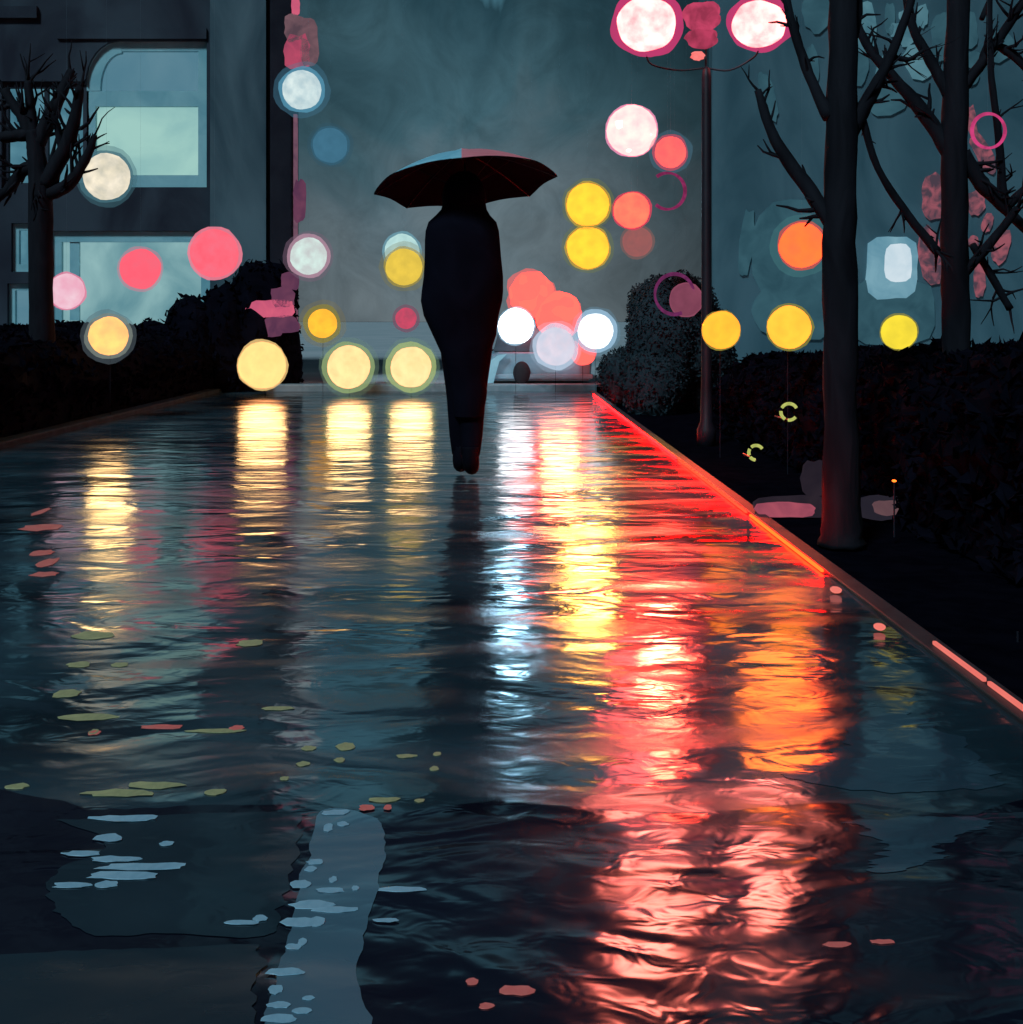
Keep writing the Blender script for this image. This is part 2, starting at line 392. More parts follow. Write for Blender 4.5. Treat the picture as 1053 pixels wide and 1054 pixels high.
tree('small bare tree with fanned limbs in front of the lit building', 12.0,
     [(43, 440, 11), (43, 320, 9), (42, 210, 8.5), (38, 158, 7), (34, 135, 6)],
     [[(36, 150, 5), (26, 124, 5), (14, 108, 4), (4, 92, 3)],
      [(35, 140, 5), (32, 110, 4), (30, 84, 3)],
      [(38, 150, 6), (50, 122, 6), (62, 92, 4.5), (70, 70, 3)],
      [(46, 190, 7), (66, 162, 6), (80, 128, 5), (88, 92, 3)],
      [(42, 172, 6), (24, 176, 5), (10, 194, 4), (-4, 205, 3)],
      [(34, 138, 5), (18, 140, 5), (2, 142, 4)],
      [(50, 200, 6), (72, 190, 5), (92, 160, 3.5), (100, 140, 2)],
      [(38, 160, 3), (40, 178, 3), (43, 205, 4)],
      [(66, 160, 4), (62, 134, 3), (58, 118, 2)],
      [(14, 108, 2), (0, 112, 2), (-14, 100, 1.5)]], 3)

# ------------------------------------------------------------------ buildings
WALLD = surf('dark_wall', (.018, .022, .034), (.045, .062, .080), .8, .9, (1, 1, .5), spec=.1)
PIL = surf('pilaster_stone', (.035, .070, .09), (.095, .155, .18), .8, 1.0, (1, 1, .4), spec=.1)
COLM = surf('column_stone', (.010, .011, .018), (.016, .018, .026), .8, 2, spec=.1)
FRAME = surf('window_frame_paint', (.20, .46, .52), (.30, .58, .62), .6, 2)
def wall_with_holes(Y, px0, px1, py0, py1, holes, depth):
    """front wall slab at distance Y seen between image columns px0..px1, with real openings"""
    xs = sorted({px0, px1, *[h[0] for h in holes], *[h[1] for h in holes]})
    ys = sorted({py0, py1, *[h[2] for h in holes], *[h[3] for h in holes]})
    bm = bmesh.new(); k = Y/F
    X = lambda x: (x-CX)*k
    Z = lambda y: H+(CY-y)*k
    inside = lambda i, j: any(h[0] <= xs[i] and xs[i+1] <= h[1] and h[2] <= ys[j] and ys[j+1] <= h[3] for h in holes)
    V = {}
    def v(i, j, d):
        if (i, j, d) not in V: V[i, j, d] = bm.verts.new((X(xs[i]), Y+d*depth, Z(ys[j])))
        return V[i, j, d]
    nx, ny = len(xs)-1, len(ys)-1
    for i in range(nx):
        for j in range(ny):
            if inside(i, j): continue
            for d in (0, 1): bm.faces.new((v(i, j, d), v(i+1, j, d), v(i+1, j+1, d), v(i, j+1, d)))
            for (di, dj, a, b) in ((-1, 0, (i, j), (i, j+1)), (1, 0, (i+1, j), (i+1, j+1)), (0, -1, (i, j), (i+1, j)), (0, 1, (i, j+1), (i+1, j+1))):
                ii, jj = i+di, j+dj
                if ii < 0 or jj < 0 or ii >= nx or jj >= ny or inside(ii, jj):
                    bm.faces.new((v(*a, 0), v(*b, 0), v(*b, 1), v(*a, 1)))
    return bm
def pxbox(bm, Y, x0, x1, y0, y1, d0, d1):
    k = Y/F
    box(bm, (x0-CX)*k, (x1-CX)*k, Y+d0, Y+d1, H+(CY-y1)*k, H+(CY-y0)*k)
def pxprism(bm, Y, pts, d0, d1):
    k = Y/F
    f = [bm.verts.new(((x-CX)*k, Y+d0, H+(CY-y)*k)) for x, y in pts]
    b = [bm.verts.new(((x-CX)*k, Y+d1, H+(CY-y)*k)) for x, y in pts]
    bm.faces.new(f); bm.faces.new(list(reversed(b)))
    for i in range(len(pts)): bm.faces.new((f[i], f[(i+1) % len(pts)], b[(i+1) % len(pts)], b[i]))
YB = 19.0
lb = thing('building', 'dark stone building with tall lit blue green windows behind the hedge', 'building')
holes = [(88, 213, 42, 193), (52, 218, 238, 400), (12, 38, 230, 280), (8, 34, 292, 344), (2, 90, 84, 196)]
put('wall', wall_with_holes(YB, -330, 240, -360, 402, holes, .35), WALLD, lb)
bm = bmesh.new(); pxbox(bm, YB, 219, 276, -360, 402, -.16, -.004); put('pilaster', bm, PIL, lb)
bm = bmesh.new(); pxbox(bm, YB, 276.5, 281, -360, 402, -.05, .3); put('side_wall', bm, WALLD, lb)
bm = bmesh.new(); pxbox(bm, YB, 281.5, 304, -360, 402, -.30, .35); bevel(bm, .03); put('column', bm, COLM, lb)
PINKEDGE = glow('dim_pink_tube', lin((92, 66, 84)), lin((120, 84, 100)))
bm = bmesh.new(); pxbox(bm, YB, 304.4, 308, 120, 330, -.2, -.1); put('neon_edge', bm, PINKEDGE, lb)
bm = bmesh.new(); pxbox(bm, YB, 60, 213.5, 30, 41, -.05, -.004); put('lintel', bm, WALLD, lb)
bm = bmesh.new(); pxbox(bm, YB, -330, 40, 8, 20, -.08, -.004); put('lintel', bm, WALLD, lb)
# upper arched window
wf = bmesh.new()
pxbox(wf, YB, 203, 213, 42, 193, .08, .16); pxbox(wf, YB, 88, 203, 93, 109, .08, .16); pxbox(wf, YB, 88, 203, 180, 193, .08, .16)
pxbox(wf, YB, 120, 203, 42, 52, .08, .16); pxbox(wf, YB, 88, 97, 109, 180, .08, .16)
arc = [(88, 93)] + [(88+36-36*math.cos(t), 42+45-45*math.sin(t)) for t in [i*math.pi/2/8 for i in range(9)]] + [(124, 54)] + \
      [(124-22*math.sin(t), 90-36*math.cos(t)) for t in [i*math.pi/2/8 for i in range(9)]] + [(102, 93)]
pxprism(wf, YB, arc, .075, .165)
wo_ = put('window', wf, FRAME, lb)
sp = bmesh.new()
pxprism(sp, YB, [(88, 87)] + [(88+36-36*math.cos(t), 42+45-45*math.sin(t)) for t in [i*math.pi/2/8 for i in range(1, 9)]] + [(88, 42)], -.002, .07)
put('arch_corner', sp, WALLD, lb)
P1 = glow('blue_lit_pane', lin((78, 122, 140)), lin((92, 132, 148)), 1.2)
P2 = glow('pale_lit_pane', lin((128, 176, 178)), lin((158, 202, 194)), 1.0)
P3 = glow('dim_lit_pane', lin((96, 142, 152)), lin((142, 182, 184)), .9)
P4 = glow('teal_lit_pane', lin((58, 104, 122)), lin((96, 146, 162)), 1.6)
P5 = glow('deep_pane', lin((24, 38, 50)), lin((38, 54, 66)), 1.6)
def pane(x0, x1, y0, y1, m, d=.2, par=None, nm='pane'):
    b_ = bmesh.new(); pxbox(b_, YB, x0, x1, y0, y1, d, d+.02); return put(nm, b_, m, par)
pane(86, 215, 40, 101, P1, par=wo_); pane(86, 215, 101.5, 186, P2, par=wo_); pane(86, 215, 186.5, 195, P5, par=wo_)
# lower window
wf = bmesh.new()
pxbox(wf, YB, 52, 218, 238, 249, .08, .16); pxbox(wf, YB, 206, 218, 249, 400, .08, .16); pxbox(wf, YB, 52, 62, 249, 400, .08, .16)
pxbox(wf, YB, 70, 80, 249, 330, .1, .14)
wo2 = put('window', wf, FRAME, lb); pane(50, 220, 236, 402, P3, par=wo2)
for (x0, x1, y0, y1) in ((12, 38, 230, 280), (8, 34, 292, 344)):
    wf = bmesh.new()
    for q in ((x0, x0+6, y0, y1), (x1-6, x1, y0, y1), (x0+6, x1-6, y0, y0+7), (x0+6, x1-6, y1-8, y1)): pxbox(wf, YB, *q, .08, .16)
    w_ = put('window', wf, FRAME, lb); pane(x0-1, x1+1, y0-1, y1+1, P4 if y0 < 290 else P1, par=w_)
wf = bmesh.new()
for q in ((2, 7, 84, 196), (84, 90, 84, 196), (7, 84, 84, 90), (7, 84, 188, 196), (44, 48, 90, 188)): pxbox(wf, YB, *q, .08, .16)
w_ = put('window', wf, WALLD, lb); pane(0, 92, 82, 198, P4, par=w_)
# added far building on the right; glowing patches imitate sky gaps and lights
YR = 24.0
rb = thing('building', 'added dim blue green facade with a lit window and glowing patches for sky gaps behind the bare trees', 'building')
RWALL = surf('added_far_wall', (.045, .105, .13), (.085, .165, .195), .85, .55, (1, 1, .45), spec=.1, dist=2.0)
bm = bmesh.new(); pxbox(bm, YR, 733, 1500, -420, 420, 0, .4); put('wall', bm, RWALL, rb)
WT = glow('teal_sky_patch', lin((58, 98, 112)), lin((84, 126, 138)), 2)  # pale sky between the branches, put into glowing patches
WT2 = glow('dim_teal_patch', lin((42, 74, 86)), lin((54, 90, 102)), 2)
WP = glow('rose_light_patch', lin((72, 60, 72)), lin((146, 82, 94)), 5, .4, .6)  # blurred pink lights between the branches, put into glowing patches
WBF = glow('blue_window', lin((92, 140, 160)), lin((120, 164, 180)), 2)
WBC = glow('pale_window', lin((190, 212, 224)), lin((214, 228, 236)), 2)
def blob(x, y, rx, ry, r, n=18, p=2.6, j=.12, rot=0):
    out = []
    for i in range(n):
        t = 2*math.pi*i/n; c, s = math.cos(t), math.sin(t)
        k = (abs(c)**p+abs(s)**p)**(-1/p)*(1+r.uniform(-j, j))
        a, b = c*k*rx, s*k*ry
        out.append((x+a*math.cos(rot)-b*math.sin(rot), y+a*math.sin(rot)+b*math.cos(rot)))
    return out
r_ = random.Random(5)
for (x, y, rx, ry, m, rot) in ((888, 28, 13, 26, WT, .05), (920, 32, 6, 7, WT, 0), (929, 17, 5, 5, WT, 0), (948, 17, 6, 12, WT, 0), (933, 38, 7, 11, WT, .3),
        (968, 40, 10, 26, WT2, 0), (910, 69, 7, 14, WT, .35), (882, 71, 10, 18, WT2, .1), (944, 65, 13, 18, WT, -.4), (914, 104, 20, 14, WT2, -.4),
        (998, 32, 7, 18, WT2, 0), (1026, 48, 15, 16, WT2, .4), (1000, 62, 7, 9, WT2, .5), (1000, 80, 6, 9, WT2, .3), (836, 68, 6, 20, WT2, -.1), (840, 12, 14, 22, WT2, 0), (790, 100, 7, 26, WT2, -.25),
        (768, 250, 7, 34, WT2, .1), (713, 100, .1, .1, WT2, 0), (915, 20, 5, 16, WT2, 0), (983, -10, 8, 10, WT, 0),
        (962, 204, 14, 24, WP, -.1), (956, 263, 11, 30, WP, -.12), (1004, 209, 9, 13, WP, 0), (1015, 230, 5, 10, WP, .3), (1001, 249, 5, 6, WP, 0),
        (1029, 254, 9, 18, WP, .2), (1007, 288, 6, 18, WP, 0), (1011, 158, 8, 22, WP, -.5), (999, 125, 5, 16, WP, -.1),
        (722, 120, .1, .1, WT2, 0)):
    if rx < 1: continue
    bm = bmesh.new(); pxprism(bm, YR, blob(x, y, rx, ry, r_, rot=rot), -.05, -.004); put('window', bm, m, rb)  # the teal and rose ones are glowing patches for sky gaps and lights
bm = bmesh.new(); pxprism(bm, YR, blob(917, 276, 26, 32, r_, p=5, j=.04), -.05, -.004); w_ = put('window', bm, WBF, rb)
bm = bmesh.new(); pxprism(bm, YR, blob(923, 271, 14, 20, r_, p=3.5, j=.03), -.08, -.055); put('pane', bm, WBC, w_)
bm = bmesh.new(); pxprism(bm, YR, blob(820, 262, 46, 56, r_, p=2.6, j=.06), -.05, -.004); put('window', bm, WT2, rb)  # glowing patch for a sky gap, not a window
bm = bmesh.new(); pxprism(bm, YR, blob(818, 320, 44, 30, r_, p=3, j=.08), -.06, -.004); put('window', bm, WT2, rb)  # glowing patch for a sky gap, not a window
bm = bmesh.new(); pxprism(bm, YR, blob(915, 322, 44, 34, r_, p=4, j=.06), -.045, -.004); put('window', bm, WT2, rb)  # glowing patch for a sky gap, not a window

# ------------------------------------------------------------------ lamps
def lamp_light(pos, target, color, power, size, blend, parent, soft=.12):  # spot added in front of a lamp to strengthen its streak
    l = bpy.data.lights.new('lamp_light', 'SPOT'); l.energy = power; l.color = color; l.spot_size = math.radians(size); l.spot_blend = blend; l.shadow_soft_size = soft  # added spot, not the lamp's own light
    o = bpy.data.objects.new('lamp_light', l); C.objects.link(o); o.parent = parent
    o.location = Vector(pos)-Vector(parent.location)
    o.rotation_euler = (Vector(target)-Vector(pos)).to_track_quat('-Z', 'Y').to_euler()
lamp_i = [0]; low_lamps = []
def globe_lamp(x, y, r, D, core, rim, label, rr=1.16, a=.5, core2=None, hang=True, halo=None, wob=.05, sx=1.0, group='round glass lamps along the street', soft=1.0, cap=True):
    lamp_i[0] += 1; s = lamp_i[0]
    p = P(x, y, D); k = D/F; R = r*k
    fix = lambda c: tuple(max(v*.5, (v-a*q)/(1-a)) for v, q in zip(c, rim))     # the bulb shines through its painted rim shell
    core = fix(core); core2 = fix(core2) if core2 else core
    core2 = tuple(.5*u+.5*v for u, v in zip(core, core2))
    root = thing('globe_lamp', label, 'lamp', p, group)
    bm = bmesh.new(); ball(bm, R, 3, (0, 0, 0), (sx, sx, 1), wob, s)
    put('bulb', bm, glow('lamp_%d' % s, core, core2 or core, 2.2/R*.5), root, True)
    if rim:
        bm = bmesh.new(); ball(bm, R*rr, 3, (0, 0, 0), (sx, sx, 1), wob*1.6, s+40)
        put('glass_globe', bm, glass('lamp_rim_%d' % s, rim, a), root, True)
    if halo:
        bm = bmesh.new(); ball(bm, R*halo[0], 3, (0, 0, 0), (sx, sx, 1), wob*1.8, s+70)  # glowing shell that imitates the soft halo round the lamp
        put('halo_shell', bm, glass('lamp_halo_%d' % s, halo[1], halo[2]), root, True)
    if hang:
        top = 2.6 + .25*(s % 4) + max(0, p.z)
        bm = bmesh.new(); tube(bm, [(0, 0, R*1.0), (0, 0, top)], .0004, 4); put('cable', bm, WIRE, root)
    elif p.z-R > .06:
        bm = bmesh.new(); tube(bm, [(0, R*.3, -p.z), (0, R*.3, -R*.9)], .003, 6); put('stem', bm, COLM, root)
    return root
E = lambda c, s=1.0: tuple(v*s for v in lin(c))
Lc = lin
# left, in front of the building
globe_lamp(110, 182, 24, 13.5, E((255, 243, 220), 1.05), Lc((70, 110, 122)), 'cream white globe lamp in front of the upper arched window', 1.14, .55, E((250, 236, 200)), halo=(1.3, Lc((62,100,112)), .25))
globe_lamp(145, 277, 21, 14.0, E((255, 102, 122)), Lc((190, 130, 148)), 'plain pink globe lamp before the lower window, middle of three pink ones', 1.12, .35)
globe_lamp(221, 261, 25, 14.0, E((255, 82, 110)), Lc((235, 130, 150)), 'large hot pink globe lamp on the edge of the pilaster', 1.1, .6)
globe_lamp(69, 300, 18, 13.0, E((246, 196, 212), .95), Lc((230, 130, 160)), 'small pale pink globe lamp beside the small bare tree', 1.1, .6, E((240, 170, 196)))
low_lamps.append(globe_lamp(112, 346, 20, 12.4, (2.2, .88, .26), Lc((130, 138, 128)), 'yellow globe lamp with grey rim on the top of the sloping hedge', 1.2, .5, (2.2, .80, .22), hang=False, halo=(1.38, Lc((84,96,104)), .22)))
# along the far column
globe_lamp(311, 93, 20, 16.0, E((214, 236, 238)), Lc((86, 150, 178)), 'pale blue white globe lamp high on the dark column', 1.2, .6, E((228, 242, 240)), halo=(1.45, Lc((66,112,136)), .2))
globe_lamp(340, 150, 18, 18.0, E((66, 116, 142)), Lc((52, 96, 118)), 'dim blue globe lamp right of the dark column', 1.12, .5, halo=(1.3, Lc((48,84,102)), .2))
globe_lamp(318, 264, 19, 16.5, E((222, 240, 234)), Lc((186, 146, 164)), 'mint white globe lamp with a mauve rim at the column foot', 1.18, .6, halo=(1.36, Lc((120,96,116)), .2))
globe_lamp(332, 333, 15, 16.5, (1.5, .62, .045), Lc((140, 130, 52)), 'small amber globe lamp with an olive rim', 1.3, .5, hang=False, halo=(1.6, Lc((130,118,70)), .14))
low_lamps.append(globe_lamp(270, 376, 24.5, 16.4, (2.6, .84, .30), Lc((240, 200, 130)), 'pale yellow globe lamp low at the path end, in front of the black bush', 1.07, .5, (2.6, .78, .26), hang=False))
low_lamps.append(globe_lamp(359, 378, 22, 16.4, (2.4, .95, .42), Lc((150, 172, 116)), 'cream globe lamp with green halo at the path end, left of its twin', 1.22, .5, (2.4, .88, .36), hang=False, halo=(1.42, Lc((110,140,118)), .13)))
low_lamps.append(globe_lamp(423, 378, 21, 16.4, (2.4, .95, .44), Lc((168, 186, 120)), 'cream globe lamp with green halo at the path end, close to the walker', 1.24, .5, (2.4, .88, .36), hang=False, halo=(1.42, Lc((116,150,122)), .13)))
globe_lamp(414, 259, 18, 17.2, E((184, 222, 220)), Lc((110, 160, 176)), 'pale mint globe lamp half hidden behind a yellow one', 1.14, .5)
globe_lamp(416, 275, 19, 16.6, (.95, .66, .075), Lc((170, 150, 60)), 'yellow globe lamp overlapping a mint one beside the walker', 1.12, .45, halo=(1.34, Lc((120,118,76)), .2))
globe_lamp(418, 328, 11, 16.8, E((206, 76, 104)), Lc((120, 74, 96)), 'small crimson globe lamp at the walker elbow height', 1.3, .4, E((150, 76, 96)))
# right of the walker
globe_lamp(531, 336, 18.5, 17.0, (6, 6.3, 6.6), Lc((150, 190, 215)), 'white globe lamp touching the walker outline', 1.08, .45, hang=False)
globe_lamp(572, 357, 20, 17.1, E((226, 224, 240)), Lc((186, 206, 228)), 'milky lavender globe lamp in front of the small car', 1.2, .6, E((236, 214, 226)), hang=False, halo=(1.34, Lc((150,178,200)), .16))
globe_lamp(527, 187, 14.5, 14.6, (14, 27, 36), Lc((120, 180, 205)), 'pale blue globe lamp behind the open umbrella, seen by its long reflection', 1.1, .3)
globe_lamp(613, 341, 18.5, 17.0, (1.6, 1.7, 1.8), Lc((160, 196, 222)), 'white globe lamp with pale blue rim beside the blue grey bush', 1.22, .6, hang=False, halo=(1.36, Lc((104,146,170)), .16))
globe_lamp(547, 303, 23, 18.2, (4.5, .19, .155), Lc((240, 110, 108)), 'coral red globe lamp above the small car, upper of the three coral ones', 1.05, .4, wob=.2)
coral_lamp = globe_lamp(576, 326, 23, 18.0, (4.5, .19, .155), Lc((240, 110, 108)), 'coral red globe lamp in front of the car roof', 1.05, .4, wob=.25)
globe_lamp(600, 362, 14, 17.6, (3.5, .19, .15), Lc((240, 110, 108)), 'small coral lamp peeping out below the blue rimmed white lamp', 1.04, .3, hang=False)
# traffic-light-like cluster
yellow_lamp = globe_lamp(605, 211, 22, 14.0, (3.6, .88, .05), Lc((210, 170, 50)), 'yellow globe lamp, upper of the yellow pair over the street', 1.1, .5, (3.4, .82, .045), halo=(1.24, Lc((110,120,70)), .2))
globe_lamp(605, 255, 21.5, 14.1, (3.6, .88, .05), Lc((210, 170, 50)), 'yellow globe lamp, lower of the yellow pair over the street', 1.1, .5, (3.4, .82, .045), halo=(1.26, Lc((110,120,70)), .2))
globe_lamp(650, 217, 18.5, 14.0, (6.0, .22, .14), Lc((205, 70, 92)), 'coral red globe lamp touching the yellow pair', 1.12, .6)
globe_lamp(656, 249, 15.5, 14.6, E((146, 92, 92)), Lc((120, 92, 90)), 'dim brown pink globe lamp under the coral red one', 1.15, .5, E((170, 96, 92)))
red_lamp = globe_lamp(690, 157, 16, 12.0, (3.2, .16, .13), Lc((200, 64, 86)), 'red globe lamp beside the larger pinkish white one', 1.16, .6, halo=(1.4, Lc((70,104,122)), .3))
globe_lamp(650, 135, 26, 12.2, (9, .86, .82), Lc((236, 150, 186)), 'large pinkish white globe lamp beside the red one', 1.05, .6)
orange_lamp = globe_lamp(825, 253, 23, 8.0, (7, .235, .014), Lc((222, 70, 50)), 'bright orange globe lamp beside the thick tree trunk', 1.1, .5, (6.0, .22, .012), halo=(1.42, Lc((70,120,124)), .22))
globe_lamp(742, 340, 19.5, 9.0, (3.0, .60, .05), Lc((150, 140, 60)), 'golden yellow globe lamp at the foot of the dark lamp post', 1.06, .5, (3.0, .55, .04), hang=False)
globe_lamp(812, 337, 22, 8.0, (3.0, .64, .06), Lc((140, 134, 56)), 'biggest yellow globe lamp on the hedge, under the orange one', 1.1, .5, (3.0, .62, .05), hang=False)
globe_lamp(925, 342, 18, 7.2, E((250, 224, 62)), Lc((140, 134, 56)), 'yellow globe lamp on the hedge between the two dark trees', 1.07, .5, hang=False)
globe_lamp(706, 309, 16.5, 11.5, E((106, 58, 78)), Lc((150, 78, 102)), 'dim purple globe lamp inside the edge of a purple ring', 1.08, .6, E((128, 70, 88)))

# twin street lamp on the dark post
D7 = 10.0; k7 = D7/F
base = P(727, 330+H*F/D7, D7)
sl = thing('street_lamp', 'tall dark street lamp with two big magenta rimmed globes', 'street lamp', (base.x, base.y, 0))
zt = P(727, 72, D7).z
bm = bmesh.new(); lathe(bm, [(.075, -.02), (.075, .12), (.05, .18), (.042, .5), (.038, zt-.06), (.03, zt), (.012, zt+.02)], 16); put('pole', bm, BLACK, sl, True)
bm = bmesh.new(); tube(bm, [(0, .03, zt-.02), (0, .03, zt+.55)], .008, 6); put('finial_rod', bm, CABLE, sl)
for (x, y, rx, ry, c, cap_) in ((722, 17, 20, 15, (150, 52, 78), 1), (722, 40, 17, 10, (140, 48, 72), 1), (718, 58, 7, 4.5, (250, 104, 100), 0)):
    bm = bmesh.new(); q = P(x, y, D7)-Vector((base.x, base.y, 0))
    ball(bm, 1, 3, q, (rx*k7, .05, ry*k7), .3, x)
    put('signal_lens', bm, glow('signal_%d' % y, E(c), E(tuple(min(255, int(v*1.35)) for v in c)), 9), sl, True)
for (x, y, rx, ry) in ((665, 26, 30, 27), (781, 25, 28, 23)):
    q = P(x, y, D7)-Vector((base.x, base.y, 0))
    bm = bmesh.new(); ball(bm, 1, 4, q, (rx*k7, rx*k7, ry*k7), .08, x)
    g_ = put('globe', bm, glow('street_globe_%d' % x, (19, 3.4, 2.9), (19, 2.9, 2.5), 5), sl, True)
    bm = bmesh.new(); ball(bm, 1, 4, q+Vector((.012, 0, .008)), (rx*k7*1.24, rx*k7*1.24, ry*k7*1.26), .1, x+3)
    put('painted_rim', bm, glass('street_rim_%d' % x, Lc((196, 60, 112)), .72), g_, True)
    lamp_light(P(x, y, D7)+Vector((0, -.56, -.05)), (q.x+base.x-.25*(1 if x > 727 else -.4), 3.4, 0), (1, .19, .13), 40, 70, 1.0, sl, .25)  # added spot that strengthens the streak
    bm = bmesh.new(); s_ = 1 if x > 727 else -1
    tube(bm, smoothline([Vector((0, .03, zt+.02)), Vector((q.x*.45, .03, zt+.0)), Vector((q.x*.9, .02, q.z-ry*k7*1.5)), Vector((q.x, 0, q.z-ry*k7*1.1))], 5), .007, 6)
    put('arm', bm, CABLE, sl, True)

lamp_light(P(690, 157, 12.0)+Vector((-.1, -.26, -.12)), (.70, 7.6, 0), (1, .06, .03), 1100, 34, 1.0, red_lamp, .16)  # this and the next three are added spots that strengthen the streaks
lamp_light(P(605, 235, 14.0)+Vector((0, -.42, 0)), (.55, 9.5, 0), (1, .50, .10), 330, 34, 1.0, yellow_lamp, .24)
lamp_light(P(576, 326, 18.0)+Vector((0, -.5, 0)), (.6, 11, 0), (1, .22, .09), 170, 46, 1.0, coral_lamp, .28)
lamp_light(P(825, 253, 8.0)+Vector((-.2, -.22, -.12)), (.78, 4.1, 0), (1, .16, .015), 16, 36, 1.0, orange_lamp, .22)
for (q, pw, sz) in zip(low_lamps, (12, 17, 15, 15), (.20, .30, .28, .28)):
    b_ = q.location; lamp_light(b_*(1-.42/b_.y)+Vector((0, 0, .05)), (b_.x*.62, b_.y-7.5, 0), (1, .66, .26), pw, 60, 1.0, q, sz)  # added spot that strengthens the streak
# ring lamps
def ring_lamp(x, y, r, D, th, c, label, arc=1.0, start=0, gaps=0):
    p = P(x, y, D); k = D/F
    root = thing('ring_lamp', label, 'ring lamp', p, 'thin glowing rings')
    bm = bmesh.new()
    n = 40; pts = [Vector((math.cos(start+2*math.pi*arc*i/n)*r*k*1.0, .0, math.sin(start+2*math.pi*arc*i/n)*r*k*1.04)) for i in range(n+1)]
    rad = [th*k*(.75+.5*abs(math.sin(i*.13+x))) for i in range(n+1)]
    tube(bm, pts, rad, 8)
    put('tube', bm, glow('ring_%d' % x, E(c), E(tuple(int(v*.8) for v in c)), 20), root, True)
    bm = bmesh.new(); tube(bm, [(0, .01, r*k*1.04), (0, .01, 3+.1*(x % 5))], .0004, 4); put('cable', bm, WIRE, root)
ring_lamp(1017, 135, 17, 6.2, 1.7, (212, 66, 126), 'hot pink ring lamp hanging by the crossing tree limbs')
ring_lamp(687, 197, 18, 11.9, 1.6, (140, 44, 92), 'magenta ring lamp under the small red globe', .72, -2.3)
ring_lamp(694, 303, 20, 11.4, 1.6, (112, 44, 92), 'dull purple ring lamp in front of the blue grey bush', .86, -.3)
def cres(x, y, r, D, a0, a1, label):
    p = P(x, y, D); k = D/F
    root = thing('crescent_lamp', label, 'small lamp', p, 'broken yellow rings in the hedge')
    for (b0, b1) in ((a0, a0+(a1-a0)*.42), (a0+(a1-a0)*.5, a0+(a1-a0)*.72), (a0+(a1-a0)*.8, a1)):
        bm = bmesh.new(); pts = [Vector((math.cos(b0+(b1-b0)*i/8)*r*k, 0, math.sin(b0+(b1-b0)*i/8)*r*k)) for i in range(9)]
        tube(bm, pts, 1.7*k, 6); put('tube_piece', bm, glow('olive_tube', lin((168, 176, 92)), lin((196, 200, 110)), 30), root, True)
    bm = bmesh.new(); tube(bm, [(0, 0, -r*k), (0, .35, -r*k*1.1)], .004, 5); put('bracket', bm, BLACK, root)
cres(812, 424, 8.5, 6.9, .5, 5.6, 'broken yellow ring set high in the black hedge')
cres(778, 466, 7.5, 6.6, .6, 4.6, 'yellow crescent set low in the black hedge')

# neon signs on the column and beside it
def sign(name, D, shapes, label, m, cat='sign'):
    k = D/F; root = thing(name, label, cat, P(shapes[0][0], shapes[0][1], D))
    for (x, y, rx, ry, mm) in shapes:
        bm = bmesh.new(); pxprism(bm, D, blob(x, y, rx, ry, r_, p=4, j=.12), -.06, 0)
        bmesh.ops.translate(bm, verts=bm.verts, vec=-Vector(root.location)); put('panel', bm, mm, root)
    return root
NP = glow('rose_sign', lin((150, 66, 92)), lin((186, 76, 104)), 4); ND = glow('grey_rose_sign', lin((84, 66, 76)), lin((118, 88, 96)), 4)
NPL = glow('plum_sign', lin((84, 50, 76)), lin((108, 62, 86)), 4); NH = glow('coral_pink_sign', lin((190, 84, 116)), lin((214, 96, 124)), 4)
sign('hanging_sign', 18.4, [(307, 54, 13, 17, NP), (319, 46, 9, 24, ND), (304, 30, 10, 14, ND), (305, 8, 4, 9, NH)], 'tall rose and grey glowing sign above the pale blue lamp', NP)
sign('hanging_sign', 18.3, [(309, 208, 6, 22, NPL)], 'narrow plum glowing sign halfway down the dark column', NPL)
sign('shop_sign', 17.3, [(278, 318, 24, 9, NH), (292, 306, 12, 10, NPL), (290, 334, 18, 9, NPL), (268, 342, 22, 5, NPL), (300, 290, 9, 9, NPL)], 'ragged pink glowing sign over the black bush', NH)

# ------------------------------------------------------------------ kerb lights: coral strips, and red ones added for the red reflection
def wash(root, y0, y1, color, power, z=.30, w=.5):
    # added spot above the strip, reddening the wet stones
    l = bpy.data.lights.new('wash_spot', 'SPOT'); l.energy = power; l.color = color; l.spot_size = math.radians(84); l.spot_blend = 1.0; l.shadow_soft_size = .04
    o = bpy.data.objects.new('wash_spot', l); C.objects.link(o); o.parent = root
    o.location = (-.10, 0, z); o.rotation_euler = Vector((-w, 0, -z)).to_track_quat('-Z', 'Y').to_euler()
def bar(y0, y1, z0, z1, c, label, x=None, w=.012, c2=None):
    xx = PR-.004 if x is None else x
    root = thing('kerb_light', label, 'light strip', (xx, (y0+y1)/2, 0), 'light strips along the kerb')
    hl = (y1-y0)/2
    bm = bmesh.new(); box(bm, -w, 0, -hl, hl, z0, z1); bevel(bm, min(w, z1-z0)*.3); put('lens', bm, glow('kerb_%s' % label[:20], c, c2 or c, 3), root)
    bm = bmesh.new(); box(bm, -w*.6, .004, -hl-.02, hl+.02, z0-.008, z0-.001); put('rail', bm, BLACK, root)
    return root
wash(bar(12.2, 16.6, .004, .015, (54, .10, .12), 'dim crimson strip at the far end of the kerb'), 0, 0, (1,.10,.16), 60)  # this and the next three red strips are added, to redden the path
wash(bar(8.9, 12.1, .004, .015, (115, .09, .10), 'pinkish red strip on the far part of the kerb'), 0, 0, (1,.07,.09), 60)  # added strip, there for the red reflection
wash(bar(6.4, 8.8, .004, .015, (190, .12, .05), 'bright red strip on the middle of the kerb'), 0, 0, (1,.10,.03), 60)  # added strip, there for the red reflection
